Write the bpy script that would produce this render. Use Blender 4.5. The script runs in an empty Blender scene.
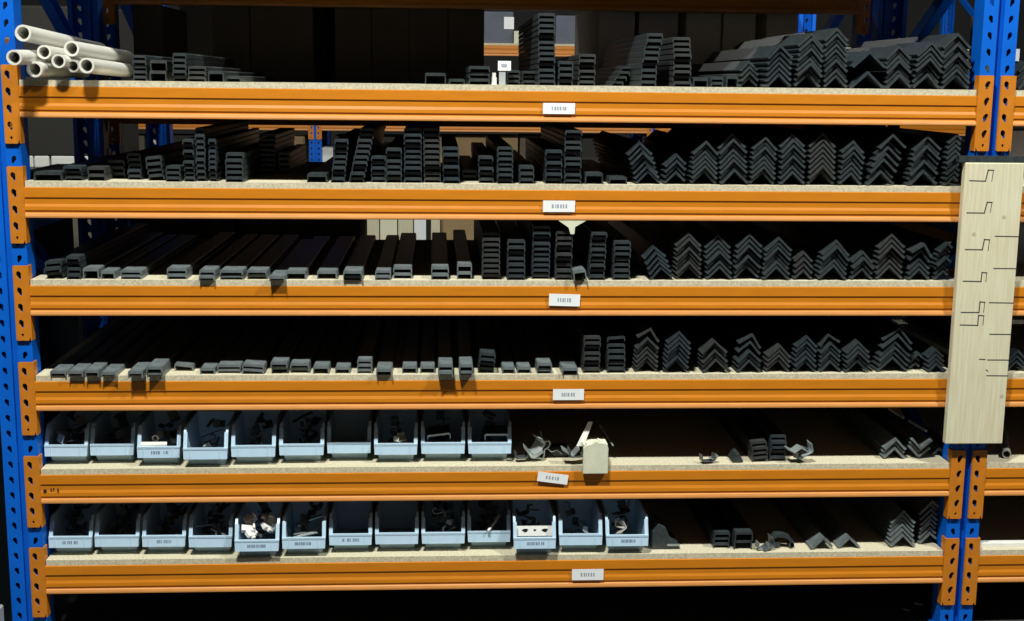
import bpy, bmesh, math, random
from mathutils import Vector, Matrix, Euler
R = random.Random(7)
SC = bpy.context.scene
COL = SC.collection

# ------------------------------------------------------------------ camera calibration
F = 1281.3
CAM = Vector((1.2443, -3.9363, 0.0229))
YAW, PITCH, ROLL = -0.05924, -0.17551, 0.01065
L = 2.9197            # clear bay length
BH = 0.0928           # beam height
POST = 0.110          # upright width
DK = 0.018            # deck thickness
DEPTH = 1.05
FLOOR = -1.76
cy, sy, cp, sp = math.cos(YAW), math.sin(YAW), math.cos(PITCH), math.sin(PITCH)
cr, sr = math.cos(ROLL), math.sin(ROLL)
FW = Vector((-sy*cp, cy*cp, sp)); R0 = Vector((cy, sy, 0)); U0 = R0.cross(FW)
RT = cr*R0 + sr*U0; UP = -sr*R0 + cr*U0
def at(px, py, y):
    """point of the plane at depth y that the photograph shows at (px, py)"""
    d = FW*F + RT*(px-512) + UP*(310.5-py)
    t = (y-CAM.y)/d.y
    p = CAM + d*t
    return p
def x_at(px, z, y):
    """world x on the line (y, z) seen in column px"""
    lo, hi = -6.0, 9.0
    for _ in range(50):
        m = (lo+hi)/2; d = Vector((m, y, z))-CAM
        u = 512+F*d.dot(RT)/d.dot(FW)
        if u < px: lo = m
        else: hi = m
    return (lo+hi)/2
def Zb(i): return -0.3*(i-1)          # top of beam i (1 = top shelf in view)
def Zd(i): return Zb(i)+DK            # top of its deck

cd = bpy.data.cameras.new('camera'); cam = bpy.data.objects.new('camera', cd); COL.objects.link(cam)
cd.sensor_width = 36; cd.sensor_fit = 'HORIZONTAL'; cd.lens = F*36/1024; cd.clip_start = 0.05; cd.clip_end = 60
M = Matrix((RT, UP, -FW)).transposed().to_4x4(); M.translation = CAM; cam.matrix_world = M
SC.camera = cam

# ------------------------------------------------------------------ materials
def mat(name, col, rough=0.5, metal=0.0, var=0.0, scale=30, spec=0.5, bump=0.0, stretch=None, col2=None):
    m = bpy.data.materials.new(name); m.use_nodes = True
    nt = m.node_tree; b = nt.nodes['Principled BSDF']
    b.inputs['Base Color'].default_value = (*col, 1); b.inputs['Roughness'].default_value = rough
    b.inputs['Metallic'].default_value = metal; b.inputs['Specular IOR Level'].default_value = spec
    if var or bump or col2:
        tc = nt.nodes.new('ShaderNodeTexCoord'); mp = nt.nodes.new('ShaderNodeMapping')
        nt.links.new(tc.outputs['Object'], mp.inputs['Vector'])
        if stretch: mp.inputs['Scale'].default_value = stretch
        n = nt.nodes.new('ShaderNodeTexNoise'); n.inputs['Scale'].default_value = scale; n.inputs['Detail'].default_value = 6
        nt.links.new(mp.outputs['Vector'], n.inputs['Vector'])
        cr_ = nt.nodes.new('ShaderNodeValToRGB')
        a = col2 or tuple(c*(1-var) for c in col); c = col if col2 else tuple(min(1, c*(1+var)) for c in col)
        cr_.color_ramp.elements[0].color = (*a, 1); cr_.color_ramp.elements[1].color = (*c, 1)
        cr_.color_ramp.elements[0].position = .35; cr_.color_ramp.elements[1].position = .65
        nt.links.new(n.outputs['Fac'], cr_.inputs['Fac']); nt.links.new(cr_.outputs['Color'], b.inputs['Base Color'])
        if bump:
            bp = nt.nodes.new('ShaderNodeBump'); bp.inputs['Strength'].default_value = bump; bp.inputs['Distance'].default_value = .002
            nt.links.new(n.outputs['Fac'], bp.inputs['Height']); nt.links.new(bp.outputs['Normal'], b.inputs['Normal'])
    return m
ORANGE = mat('orange_paint', (.57, .182, .004), .42, var=.05, scale=9, stretch=(1, 6, 6))
ORANGE2 = mat('orange_paint_connector', (.57, .185, .010), .45, var=.07, scale=25)
ORANGE_LIP = mat('pale_orange_edge', (.60, .245, .06), .5, var=.06, scale=14, stretch=(1, 6, 6))  # paler orange for the bottom lip of every beam
BLUE = mat('blue_paint', (.001, .115, .60), .42, var=.06, scale=12, spec=.3)
CHIP = mat('chipboard', (.66, .60, .44), .8, scale=160, col2=(.48, .42, .29), bump=.2)
NEARBLACK = mat('near_black', (.018, .016, .014), .7)
BLACK = mat('black_coat', (.030, .038, .041), .42, var=.25, scale=60)
BLACK2 = mat('black_coat_blue', (.029, .039, .046), .38, var=.25, scale=40)
FLATC = mat('lit_top_black_coat', (.13, .152, .158), .40, var=.2, scale=40)  # black coat lightened in colour to stand for lit top faces
BLACK3 = mat('black_coat_warm', (.034, .036, .036), .5, var=.25, scale=50)
PLY = mat('pale_pine', (.69, .66, .48), .7, scale=14, stretch=(9, 9, .5), col2=(.63, .55, .37))
INK = mat('pencil_grey', (.055, .055, .055), .8)
PAPER = mat('white_paper', (.86, .87, .88), .75, var=.03, scale=20)
PAPERINK = mat('paper_ink', (.33, .36, .42), .8)
BINM = mat('grey_blue_plastic', (.44, .59, .73), .40, var=.04, scale=15)
BINT = mat('bin_marker_ink', (.12, .16, .22), .7)
PVC = mat('cream_pvc', (.66, .64, .58), .35, var=.04, scale=8)
PVCG = mat('grey_pvc', (.42, .40, .36), .4, var=.05, scale=8)
ZINC = mat('zinc_metal', (.45, .50, .50), .35, metal=.6, var=.15, scale=40)
DZINC = mat('dark_metal', (.10, .11, .115), .4, metal=.4, var=.25, scale=40)
WHITEP = mat('white_plastic', (.75, .74, .70), .5, var=.04, scale=20)
CREAM = mat('cream_board', (.66, .66, .50), .8, var=.06, scale=30)
DKBOX = mat('shaded_brown_card', (.13, .105, .075), .85, var=.12, scale=5)  # cardboard darkened in colour to stand for shade behind the rack
GREYBOX = mat('grey_card', (.66, .61, .58), .85, var=.06, scale=4)
OLIVE = mat('beige_card', (.80, .76, .58), .85, var=.06, scale=4)
BROWN = mat('brown_card', (.33, .22, .11), .85, var=.08, scale=6)
CONC = mat('concrete', (.045, .048, .05), .8, var=.2, scale=3)
WALLM = mat('wall_paint', (.06, .06, .06), .9, var=.05, scale=2)
WALLF = mat('bounce_wall_paint', (.22, .22, .21), .9, var=.05, scale=2)  # unseen front wall made paler to bounce light onto the rear cartons
CEILM = mat('ceiling_sheet', (.08, .08, .08), .9, var=.05, scale=2)
GREYP = mat('grey_plastic', (.35, .38, .40), .5, var=.05, scale=8)
DARKIN = mat('slot_black', (.012, .012, .014), .8)

# ------------------------------------------------------------------ helpers
def tag(o, label=None, cat=None, group=None, kind=None):
    if label: o['label'] = label
    if cat: o['category'] = cat
    if group: o['group'] = group
    if kind: o['kind'] = kind
    return o
def link(o, parent=None):
    COL.objects.link(o)
    if parent is not None: o.parent = parent
    return o
def empty(name, loc=(0, 0, 0), rot=(0, 0, 0)):
    o = bpy.data.objects.new(name, None); o.location = loc; o.rotation_euler = rot; o.empty_display_size = .05
    return link(o)
class MB:
    def __init__(s): s.v = []; s.f = []
    def add(s, vs, fs, mtx=None):
        b = len(s.v)
        for p in vs:
            p = Vector(p)
            s.v.append(tuple(mtx @ p) if mtx else tuple(p))
        s.f += [tuple(b+i for i in f) for f in fs]; return s
    def box(s, x0, x1, y0, y1, z0, z1, mtx=None):
        vs = [(x, y, z) for z in (z0, z1) for y in (y0, y1) for x in (x0, x1)]
        return s.add(vs, [(0, 2, 3, 1), (4, 5, 7, 6), (0, 1, 5, 4), (2, 6, 7, 3), (0, 4, 6, 2), (1, 3, 7, 5)], mtx)
    def hexa(s, b, t, mtx=None):   # bottom 4 and top 4 corners, same winding
        return s.add(list(b)+list(t), [(3, 2, 1, 0), (4, 5, 6, 7), (0, 1, 5, 4), (1, 2, 6, 5), (2, 3, 7, 6), (3, 0, 4, 7)], mtx)
    def strip(s, prs, a0, a1, axis='y', mtx=None):
        """section given as (outer, inner) point pairs, pulled along an axis; quads only"""
        n = len(prs); vs = []
        for a in (a0, a1):
            for o, i in prs:
                for (p, q) in (o, i):
                    vs.append((p, a, q) if axis == 'y' else (a, p, q) if axis == 'x' else (p, q, a))
        k = 2*n; f = []
        for j in range(n-1):
            o0, i0, o1, i1 = 2*j, 2*j+1, 2*j+2, 2*j+3
            f += [(o0, o1, i1, i0), (k+o0, k+i0, k+i1, k+o1), (o0, k+o0, k+o1, o1), (i0, i1, k+i1, k+i0)]
        f += [(0, 1, k+1, k), (2*n-2, k+2*n-2, k+2*n-1, 2*n-1)]
        return s.add(vs, f, mtx)
    def prism(s, poly, a0, a1, axis='y', mtx=None):
        n = len(poly); vs = []
        for a in (a0, a1):
            for p, q in poly:
                vs.append((p, a, q) if axis == 'y' else (a, p, q) if axis == 'x' else (p, q, a))
        return s.add(vs, [tuple(range(n)), tuple(range(2*n-1, n-1, -1))]+[(i, n+i, n+(i+1) % n, (i+1) % n) for i in range(n)], mtx)
    def tube(s, p0, p1, r, ri=None, n=20):
        p0, p1 = Vector(p0), Vector(p1); d = (p1-p0).normalized()
        a = d.cross(Vector((0, 0, 1)));  a = a.normalized() if a.length > 1e-4 else Vector((1, 0, 0)); b = d.cross(a)
        rings = [(p0, r), (p1, r)] + ([(p1, ri), (p0, ri)] if ri else [])
        vs = []
        for c, rr in rings:
            vs += [c+a*rr*math.cos(t*2*math.pi/n)+b*rr*math.sin(t*2*math.pi/n) for t in range(n)]
        f = []; m = len(rings)
        for k in range(m if ri else 1):
            for t in range(n):
                u = (t+1) % n; k2 = (k+1) % m
                f.append((k*n+t, k*n+u, k2*n+u, k2*n+t))
        if not ri: f += [tuple(range(n-1, -1, -1)), tuple(range(n, 2*n))]
        return s.add(vs, f)
    def mesh(s, name, m, smooth=False):
        me = bpy.data.meshes.new(name); me.from_pydata(s.v, [], s.f); me.update()
        bm = bmesh.new(); bm.from_mesh(me); bmesh.ops.recalc_face_normals(bm, faces=bm.faces); bm.to_mesh(me); bm.free()
        for mm in (m if isinstance(m, (list, tuple)) else [m]): me.materials.append(mm)
        if smooth:
            for p in me.polygons: p.use_smooth = True
            try: me.set_sharp_from_angle(angle=math.radians(40))
            except Exception: pass
        return me
    def build(s, name, m, parent=None, loc=None, smooth=False):
        o = bpy.data.objects.new(name, s.mesh(name, m, smooth))
        if loc is not None: o.location = loc
        return link(o, parent)
def bevel(o, w=.002, seg=2):
    md = o.modifiers.new('bevel', 'BEVEL'); md.width = w; md.segments = seg; md.limit_method = 'ANGLE'; md.angle_limit = math.radians(35)
    return o
def plate_into(mb, loops, y0, y1):
    """flat sheet in the xz plane with holes: first loop is the outline"""
    cu = bpy.data.curves.new('tmp', 'CURVE'); cu.dimensions = '2D'; cu.fill_mode = 'BOTH'; cu.extrude = abs(y1-y0)/2
    for lp in loops:
        sp_ = cu.splines.new('POLY'); sp_.points.add(len(lp)-1); sp_.use_cyclic_u = True
        for p, q in zip(sp_.points, lp): p.co = (q[0], q[1], 0, 1)
    ob = bpy.data.objects.new('tmp', cu); COL.objects.link(ob)
    dg = bpy.context.evaluated_depsgraph_get(); me = bpy.data.meshes.new_from_object(ob.evaluated_get(dg))
    vs = [(v.co.x, (y0+y1)/2+v.co.z, v.co.y) for v in me.vertices]; fs = [tuple(p.vertices) for p in me.polygons]
    bpy.data.objects.remove(ob); bpy.data.curves.remove(cu); bpy.data.meshes.remove(me)
    mb.add(vs, fs)
WORDS = 'zeroth first second third fourth fifth sixth seventh eighth ninth tenth eleventh twelfth thirteenth fourteenth fifteenth sixteenth seventeenth eighteenth nineteenth twentieth'.split()
def nth(n):
    if n < len(WORDS): return WORDS[n]
    t = {2: 'twenty', 3: 'thirty'}[n//10]
    return ({2: 'twentieth', 3: 'thirtieth'}[n//10]) if n % 10 == 0 else t+'-'+WORDS[n % 10]
SHELF = {1: 'top shelf', 2: 'second shelf from top', 3: 'third shelf from top', 4: 'fourth shelf from top', 5: 'fifth shelf from top', 6: 'bottom shelf'}

# ------------------------------------------------------------------ room
def struct(name, m, *b):
    o = MB().box(*b).build(name, m); tag(o, kind='structure'); return o
struct('floor', CONC, -9, 13, -7, 15, FLOOR-.1, FLOOR)
struct('ceiling', CEILM, -9, 13, -7, 15, 4.6, 4.7)
struct('wall_back', WALLM, -9, 13, 15, 15.1, FLOOR, 4.6)
struct('wall_front', WALLF, -9, 13, -7.1, -7, FLOOR, 4.6)
struct('wall_left', WALLM, -9.1, -9, -7, 15, FLOOR, 4.6)
struct('wall_right', WALLM, 13, 13.1, -7, 15, FLOOR, 4.6)

# ------------------------------------------------------------------ racking
def slot(cx, cz, w=.016, h=.024, sk=.003):
    pts = []
    for k in range(12):
        a = k*2*math.pi/12; r = 1.0
        ww = w/2*(1.0 if math.sin(a) > 0 else .62)
        pts.append((cx+ww*math.cos(a)+sk*math.sin(a), cz+h/2*math.sin(a)))
    return pts
def post_mesh(z0, z1, name):
    mb = MB()
    holes = []; z = Zb(1)+.062-.03-.05*60
    while z < z1-.02:
        if z > z0+.02: holes.append(slot(.0245, z, sk=-.003))
        z += .05
    fl = MB(); plate_into(fl, [[(0, z0), (.043, z0), (.043, z1), (0, z1)]]+holes, 0, .0022)
    mb.add(fl.v, fl.f); mb.add([(POST-x, y, z) for x, y, z in fl.v], fl.f)
    mb.box(.043, .0452, 0, .016, z0, z1); mb.box(POST-.0452, POST-.043, 0, .016, z0, z1); mb.box(.043, POST-.043, .014, .0162, z0, z1)
    mb.box(0, .0022, .0022, .075, z0, z1); mb.box(POST-.0022, POST, .0022, .075, z0, z1)
    mb.box(0, .016, .073, .0752, z0, z1); mb.box(POST-.016, POST, .073, .0752, z0, z1)
    return mb.mesh(name, BLUE)
FRONT_POST = post_mesh(FLOOR+.006, 1.05, 'front_post')
def upright_frame(x0, yf, label, depth=DEPTH, group=None, m=None):
    root = empty('rack_upright', (x0, yf, FLOOR))
    tag(root, label, 'rack upright', group)
    a = bpy.data.objects.new('front_post', FRONT_POST); link(a, root); a.location = (0, .006, -FLOOR)
    b = bpy.data.objects.new('rear_post', FRONT_POST); link(b, root); b.location = (POST, depth-.006, -FLOOR); b.rotation_euler = (0, 0, math.pi)
    for k, yy in enumerate((.006, depth-.081)):
        MB().box(-.012, POST+.012, yy-.012, yy+.09, 0, .006).build('base_plate', BLUE, root)
    zs = [.37+.48*k for k in range(6)]
    for k in (0, 1, 3, 4):
        ya, yb = (.07, depth-.07) if k % 2 == 0 else (depth-.07, .07)
        p0, p1 = Vector((POST/2, ya, zs[k])), Vector((POST/2, yb, zs[k+1])); d = (p1-p0); ang = math.atan2(d.z, d.y)
        mt = Matrix.Translation(p0) @ Matrix.Rotation(ang, 4, 'X')
        q = MB(); ln = d.length
        q.box(-.018, .018, 0, ln, -.022, -.020, mt); q.box(-.018, .018, 0, ln, .020, .022, mt); q.box(-.018, -.016, 0, ln, -.022, .022, mt)
        q.build('diagonal_brace', BLUE, root)
    for z in (.22, zs[2], zs[3], 2.72):
        MB().box(POST/2-.018, POST/2+.018, .07, depth-.07, z-.022, z+.022).build('horizontal_brace', BLUE, root)
    return root
upright_frame(-POST, 0, 'blue slotted steel rack upright at the left end of the bay')
upright_frame(L, 0, 'blue slotted rack upright behind the pale marked board')

BSEC = [(.004, 0), (.000, -.002), (-.0010, -.030), (.0024, -.034), (.0020, -.050), (-.0012, -.0585), (-.0020, -.069),
        (.0014, -.0745), (.0010, -.0770), (-.0030, -.0800), (-.0052, -.0870), (-.0050, -.0910), (-.002, -BH), (.050, -BH), (.050, .016), (.036, .016), (.036, 0)]
def conn_mesh(side, name):
    # side +1: connector on the left end (front plate to the left of the beam)
    mb = MB(); W = .0405; t0, t1 = .062, -.170
    X = lambda u: (-u if side > 0 else u)
    out = [(X(0), t0), (X(W), t0), (X(W), t1), (X(.006), t1), (X(0), t1+.012)]
    holes = [slot(X(.0245), t0-.030-.05*k, .0175, .027, -.003*side) for k in range(4)] + [slot(X(.0235), t0-.215, .009, .010, 0)]
    plate_into(mb, [out]+holes, -.0035, 0)
    plate_into(mb, [[(X(W-.001), t0), (X(W+.003), t0-.002), (X(W+.003), t1+.002), (X(W-.001), t1)]], -.0025, .004)
    xa, xb = (0, .004) if side > 0 else (-.004, 0)
    mb.box(xa, xb, -.0035, .030, t1, t0)
    for k in range(4):      # hooks seen in the slots
        zc = t0-.030-.05*k
        mb.box(X(.0355)-.002, X(.0355)+.002, -.001, .012, zc-.010, zc+.006)
    return mb.mesh(name, ORANGE2)
CL, CR = conn_mesh(1, 'left_end_connector'), conn_mesh(-1, 'right_end_connector')
BEAM = MB().prism(BSEC, .004, L-.004, 'x').mesh('rack_beam', [ORANGE, ORANGE_LIP])
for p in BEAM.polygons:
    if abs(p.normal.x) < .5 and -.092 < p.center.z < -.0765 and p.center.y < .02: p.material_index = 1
# recess behind the slots so that they read dark
STICK = {1: (543, 575, 103, 114, 0), 2: (543, 575, 200.5, 212, 0), 3: (549, 580, 294, 306, 1), 4: (553, 584, 389, 400, 0), 5: (537.5, 568, 472, 484, 5), 6: (572, 603.5, 569, 580, 0)}
def beam(x0, yf, zt, label, back=False, sticker=None, group=None):
    o = bpy.data.objects.new('rack_beam', BEAM); link(o); o.location = (x0, yf, zt)
    if back: o.rotation_euler = (0, 0, math.pi); o.location = (x0+L, yf, zt)
    tag(o, label, 'rack beam', group)
    a = bpy.data.objects.new('end_connector', CL); link(a, o)
    b = bpy.data.objects.new('end_connector', CR); link(b, o); b.location = (L, 0, 0)
    if sticker:
        xa, xb, ya, yb, rot = STICK[sticker]
        p, q = at(xa, (ya+yb)/2, -.006), at(xb, (ya+yb)/2, -.006)
        c = at((xa+xb)/2, (ya+yb)/2, -.006); w = (q-p).length/2; h = (at(xa, ya, -.006)-at(xa, yb, -.006)).length/2
        if rot == 5: h *= .80
        s = MB().box(-w, w, 0, .0006, -h, h).build('shelf_label', PAPER, o, (c.x-x0, -.0072, c.z-zt)); s.rotation_euler = (0, math.radians(rot*1.6), 0)
        s['label'] = 'white paper shelf label'
        k = MB(); rr = random.Random(sticker); x = -w*.45
        while x < w*.45:
            ww = rr.uniform(.003, .006); k.box(x, x+ww, -.0004, 0, -h*.32, h*.34); x += ww+rr.uniform(.002, .005)
        k.build('printed_text', PAPERINK, s)
    return o
def deck(x0, zt, label, m=CHIP):
    o = MB().box(x0+.006, x0+L-.006, .003, DEPTH-.003, zt, zt+DK).build('chipboard_deck', [m, NEARBLACK])
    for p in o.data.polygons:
        if p.normal.z < -.5: p.material_index = 1  # underside blackened to cut light bounced between decks
    tag(o, label, 'shelf deck'); return o
ORD = {0: 'above the top of the photo', 1: 'topmost in the photo', 2: 'second from top', 3: 'third from top', 4: 'fourth from top', 5: 'fifth from top', 6: 'lowest'}
for i in range(0, 7):
    zt = Zb(i) if i > 0 else .66
    a, b = (L+POST, 'short stretch of orange rack beam right of the blue upright')
    if i > 0:
        beam(0, 0, zt, f'long orange rack beam with a white label, {ORD[i]}', sticker=i)
        deck(0, zt, f'pale chipboard shelf deck on the {nth(i)} long orange beam from top')
        beam(a, 0, zt, f'orange rack beam right of the marked board, {ORD[i]}')
        deck(a, zt, f'pale chipboard deck right of the blue upright, {ORD[i]}')
        beam(0, DEPTH, zt, f'rear orange rack beam under the back edge of deck, {ORD[i]}', back=True)
        beam(a, DEPTH, zt, f'rear orange rack beam in the right-hand bay, {ORD[i]}', back=True)
    else:
        beam(0, 0, zt, 'orange rack beam above the stacked profiles and pipes, over the photo')
        deck(0, zt, 'chipboard deck over the whole main bay, above the photo')
        beam(a, 0, zt, 'orange rack beam high in the right-hand bay, over the photo')
        deck(a, zt, 'chipboard deck high over the right-hand bay, above the photo')
for (xa, xb, wd) in ((L-.25, L+POST+.25, 'across both top decks'), (-.48, 1.0, 'over the left end of the top deck')):  # unseen boards added to block lamp light through the frame slits
    for (ya, yb_, wf) in ((.09, .27, 'front'), (.44, .94, 'rear')):
        o = MB().box(xa, xb, ya, yb_, .66+DK+.0005, .66+DK+.019).build('blocker_board', CHIP); tag(o, f'loose {wf} light-blocking chipboard added {wd}, above the photo', 'board')
# inked hole and scrawl on the fifth beam are marks on that beam
b5 = [o for o in COL.objects if o.name.startswith('rack_beam') and o.get('label', '').endswith('fifth from top') and o['label'].startswith('long')][0]
mk = MB(); p = at(45, 491, -.003)
mk.tube((p.x, -.0035, p.z), (p.x, -.0015, p.z), .0055, n=12)
for k, (u, v) in enumerate(((51, 489.5), (53.5, 489), (58, 489.5))):
    q = at(u, v, -.003); mk.box(q.x-.002, q.x+.002, -.0036, -.0015, q.z-(.003 if k < 2 else .008), q.z+.003)
mk.build('hole_and_scrawl', DARKIN, b5, (0, 0, -Zb(5)))
right_upper = [o for o in COL.objects if o.name.startswith('rack_beam')]

# ------------------------------------------------------------------ profile stock
def ch_mesh(w, h, ln, m=BLACK, tw=.0098, tl=.0034):
    tw = min(tw, h*.57); s = .0012
    prs = [((-w/2, 0), (-w/2+tl, 0)), ((-w/2+s*.5, h-.0035), (-w/2+s*.5+tl, h-tw)), ((-w/2+s+.002, h), (-w/2+s+tl+.001, h-tw+.0003)),
           ((w/2-s-.002, h), (w/2-s-tl-.001, h-tw+.0003)), ((w/2-s*.5, h-.0035), (w/2-s*.5-tl, h-tw)), ((w/2, 0), (w/2-tl, 0))]
    return MB().strip(prs, 0, ln).mesh('steel_channel', m)
def an_mesh(w, ln, m=BLACK, t=.0068, ratio=1.0, hr=.5):
    """inverted V with a thickened bead along each foot; ratio = right leg / left leg; apex at origin top"""
    H = w*hr; c = t/math.cos(math.atan2(H, w/2)); bd = .0014
    xl, xr = -w/2, w/2*ratio; zr = H*(1-ratio)
    sl = Vector((w/2, H)).normalized(); nl = Vector((-sl.y, sl.x)); nr = Vector((sl.y, sl.x))
    Lf = Vector((xl, 0)); Rf = Vector((xr, zr)); dl = sl; dr = Vector((-sl.x, sl.y))
    prs = [(tuple(Lf+nl*bd), tuple(Lf-nl*t)), (tuple(Lf+dl*.006+nl*bd), tuple(Lf+dl*.006-nl*t)), (tuple(Lf+dl*.0085), tuple(Lf+dl*.0085-nl*t)),
           ((0, H), (0, H-c)),
           (tuple(Rf+dr*.0085), tuple(Rf+dr*.0085-nr*t)), (tuple(Rf+dr*.006+nr*bd), tuple(Rf+dr*.006-nr*t)), (tuple(Rf+nr*bd), tuple(Rf-nr*t))]
    mn = min(min(o[1], i[1]) for o, i in prs)
    prs = [((o[0], o[1]-mn), (i[0], i[1]-mn)) for o, i in prs]
    return MB().strip(prs, 0, ln).mesh('angle_profile', m), H-mn
CNT = {'C': 0, 'A': 0}
PC, PA = .0172, .0156
def stack(sh, kind, xa, xb, ytop, n=None, lean=0, yf=None, rot=0, top=None, m=None, what=None, ratio=1.0, ln=None, pull=0, flip=False, yaw=0, curve=0):
    """pile of nested profiles whose cut ends face the aisle; xa..xb and ytop are where the photo shows its foot and top"""
    R.seed(int(xa*13+sh*1000))
    if yf is None: yf = .014+R.uniform(-.004, .01)
    yf -= pull
    zb = Zd(sh); x0, x1 = x_at(xa, zb, yf), x_at(xb, zb, yf); w = x1-x0; cx = (x0+x1)/2
    ht = at((xa+xb)/2, ytop, yf).z-zb
    ln = ln or R.uniform(.93, .99)-max(0, yf)
    if not m and ((sh in (3, 4) and kind == 'C' and (n or 9) < 3) or (sh > 4 and kind == 'A')): m = FLATC
    if not m and sh in (3, 4) and kind == 'C' and ht < .045: m = FLATC
    m = m or R.choice((BLACK, BLACK, BLACK2, BLACK3))
    if kind == 'C':
        if n == 1 or ht < .027: n = 1
        if n is None: n = max(1, round(ht/PC))
        p = max(.0095, ht/n); h = p-.0005 if n > 1 else max(.010, min(.034, ht))
        me = ch_mesh(w, h, ln, m); H = h
    else:
        hr = .5*(1 if w < .09 else .09/w+.05)
        hr = min(hr, max(.2, (ht-.001)/w)) if (ht < w*.55) else hr
        me, H = an_mesh(w, ln, m, ratio=ratio, hr=hr)
        if ht < H*1.12: n = 1
        if n is None: n = 1+max(0, round((ht-H)/PA))
        p = max(.0145, (ht-H)/(n-1)) if n > 1 else 0
    px = (x_at(xb, zb, yf)-x_at(xa, zb, yf))/(xb-xa)
    if kind == 'A' and not rot and n > 2: rot = R.uniform(-3, 3)
    base = None; out = []; yaw += R.uniform(-.12, .12)
    for k in range(n):
        if base is None:
            o = base = bpy.data.objects.new(me.name.split('.')[0], me)
        else:
            o = base.copy()
        t = k/max(1, n-1)
        jx = R.uniform(-.0004, .0004) if k else 0
        dx = lean*px*(t if not curve else t**curve)+jx
        z = zb+.0006+p*k; x = cx+dx; ry = math.radians(rot)
        jy = R.uniform(-.010, .014) if n > 1 else 0
        if rot:
            ca, sa = math.cos(ry), math.sin(ry); u = p*k
            x = cx+dx*ca+u*sa; z = zb+.0006+u*ca+abs(sa)*w/2
        if top and k >= n-top[1]:
            kk = k-(n-top[1])+1; ry = math.radians(rot+top[0]*kk/top[1]); z += abs(math.sin(ry-math.radians(rot)))*w*.75+.003
            x += top[2]*px if len(top) > 2 else 0
        if flip: ry += math.pi; z += H
        o.location = (x, yf+jy, z); o.rotation_euler = (0, ry, math.radians(yaw)); link(o); out.append(o)
    out_info.append((sh, kind, (xa+xb)/2, out, n, what))
out_info = []
def S(sh, kind, *rows):
    for r in rows:
        kw = r[-1] if isinstance(r[-1], dict) else {}
        r = r[:-1] if kw else r
        stack(sh, kind, r[0], r[1], r[2], **kw)
# --- top shelf
S(1, 'C', (133, 147, 55, {'yf': .10}), (150, 167, 60, {'yf': .06, 'n': 2}), (173, 187, 53, {'yf': .05}), (188, 206, 66, {'yf': .04}), (208, 224, 71, {'yf': .06, 'n': 1}), (226, 241, 76, {'yf': .12, 'n': 1}))
S(1, 'C', (425, 446, 73, {'n': 1}), (449, 465, 79), (469, 490, 66), (507, 520, 70, {'yf': .08}), (522, 536, 71, {'yf': .16}), (538, 555, 13, {'lean': -1}), (558, 573, 61), (578, 595, 54, {'m': BLACK3}),
  (612, 624, 66, {'lean': 9, 'yf': .22}), (640, 656, 33, {'lean': 6, 'curve': 2}), (673, 691, 37, {'lean': -1.5, 'curve': 2}), (693, 708, 78), (711, 724, 77), (726, 738, 76, {'n': 1}))
S(1, 'A', (740, 758, 61, {'yf': .10}), (767, 792, 45), (795, 821, 33), (824, 848, 28, {'lean': -3, 'yf': .03}), (851, 884, 51, {'n': 2}), (886, 911, 46), (913, 940, 42), (942, 970, 33, {'lean': -1}))
# --- second shelf
S(2, 'C', (34, 62, 172), (64, 82, 166), (87, 105, 167), (108, 125, 160, {'yf': .12}), (128, 142, 153, {'yf': .08}), (148, 164, 157, {'rot': -6, 'yf': .04}), (166, 181, 166), (184, 195, 139), (196, 206, 128), (209, 217, 139),
  (226, 244, 153), (259, 276, 134, {'yf': .40}), (279, 290, 152, {'yf': .40}), (307, 327, 174), (331, 345, 139, {'lean': 4}), (349, 364, 128, {'lean': 11}), (371, 386, 156), (386, 402, 148), (404, 422, 128), (424, 441, 128, {'lean': -1}), (443, 460, 147, {'lean': -1}),
  (462, 477, 170, {'yf': .15}), (479, 494, 156, {'lean': -1}), (497, 513, 147), (519, 534, 166), (545, 562, 150), (564, 581, 130), (585, 603, 171, {'n': 1}), (609, 627, 177))
S(2, 'A', (636, 661, 142, {'lean': -9}), (664, 688, 154, {'ratio': .8}), (691, 717, 141), (720, 748, 134, {'lean': -1}), (750, 775, 137), (780, 805, 134), (808, 835, 133, {'lean': -1}), (839, 862, 141), (866, 893, 134, {'lean': 11, 'curve': 1.3, 'n': 7}), (908, 936, 136, {'lean': 5}), (944, 962, 134, {'ratio': .55}))
# --- third shelf
S(3, 'C', (46, 63, 262, {'rot': -6}), (67, 81, 256), (83, 99, 268, {'n': 1}), (101, 115, 271), (121, 142, 270), (167, 187, 268, {'pull': .01}), (199, 215, 270, {'pull': .02}), (220, 243, 270, {'pull': .02}), (247, 267, 270), (269, 285, 276, {'pull': .045}), (286, 306, 271),
  (317, 337, 271), (343, 362, 271, {'pull': .03}), (375, 391, 271), (393, 412, 267, {'n': 2}), (431, 449, 267), (457, 472, 264, {'n': 2}), (482, 500, 233, {'m': BLACK3}), (507, 525, 240), (532, 550, 226), (555, 572, 231), (574, 587, 268, {'n': 1, 'pull': .03, 'rot': -8}), (589, 605, 232, {'lean': 1}), (613, 630, 241))
S(3, 'A', (650, 673, 247, {'lean': -5, 'rot': -6}), (676, 702, 233, {'lean': -2}), (706, 732, 235, {'lean': -2}), (734, 760, 234, {'lean': 2}), (762, 789, 237, {'lean': 2}), (793, 812, 252), (818, 846, 241, {'lean': 2}), (851, 873, 252), (876, 903, 234, {'lean': 1}), (908, 930, 248, {'top': (14, 2)}), (934, 952, 242, {'ratio': .6, 'lean': 2}))
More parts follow.
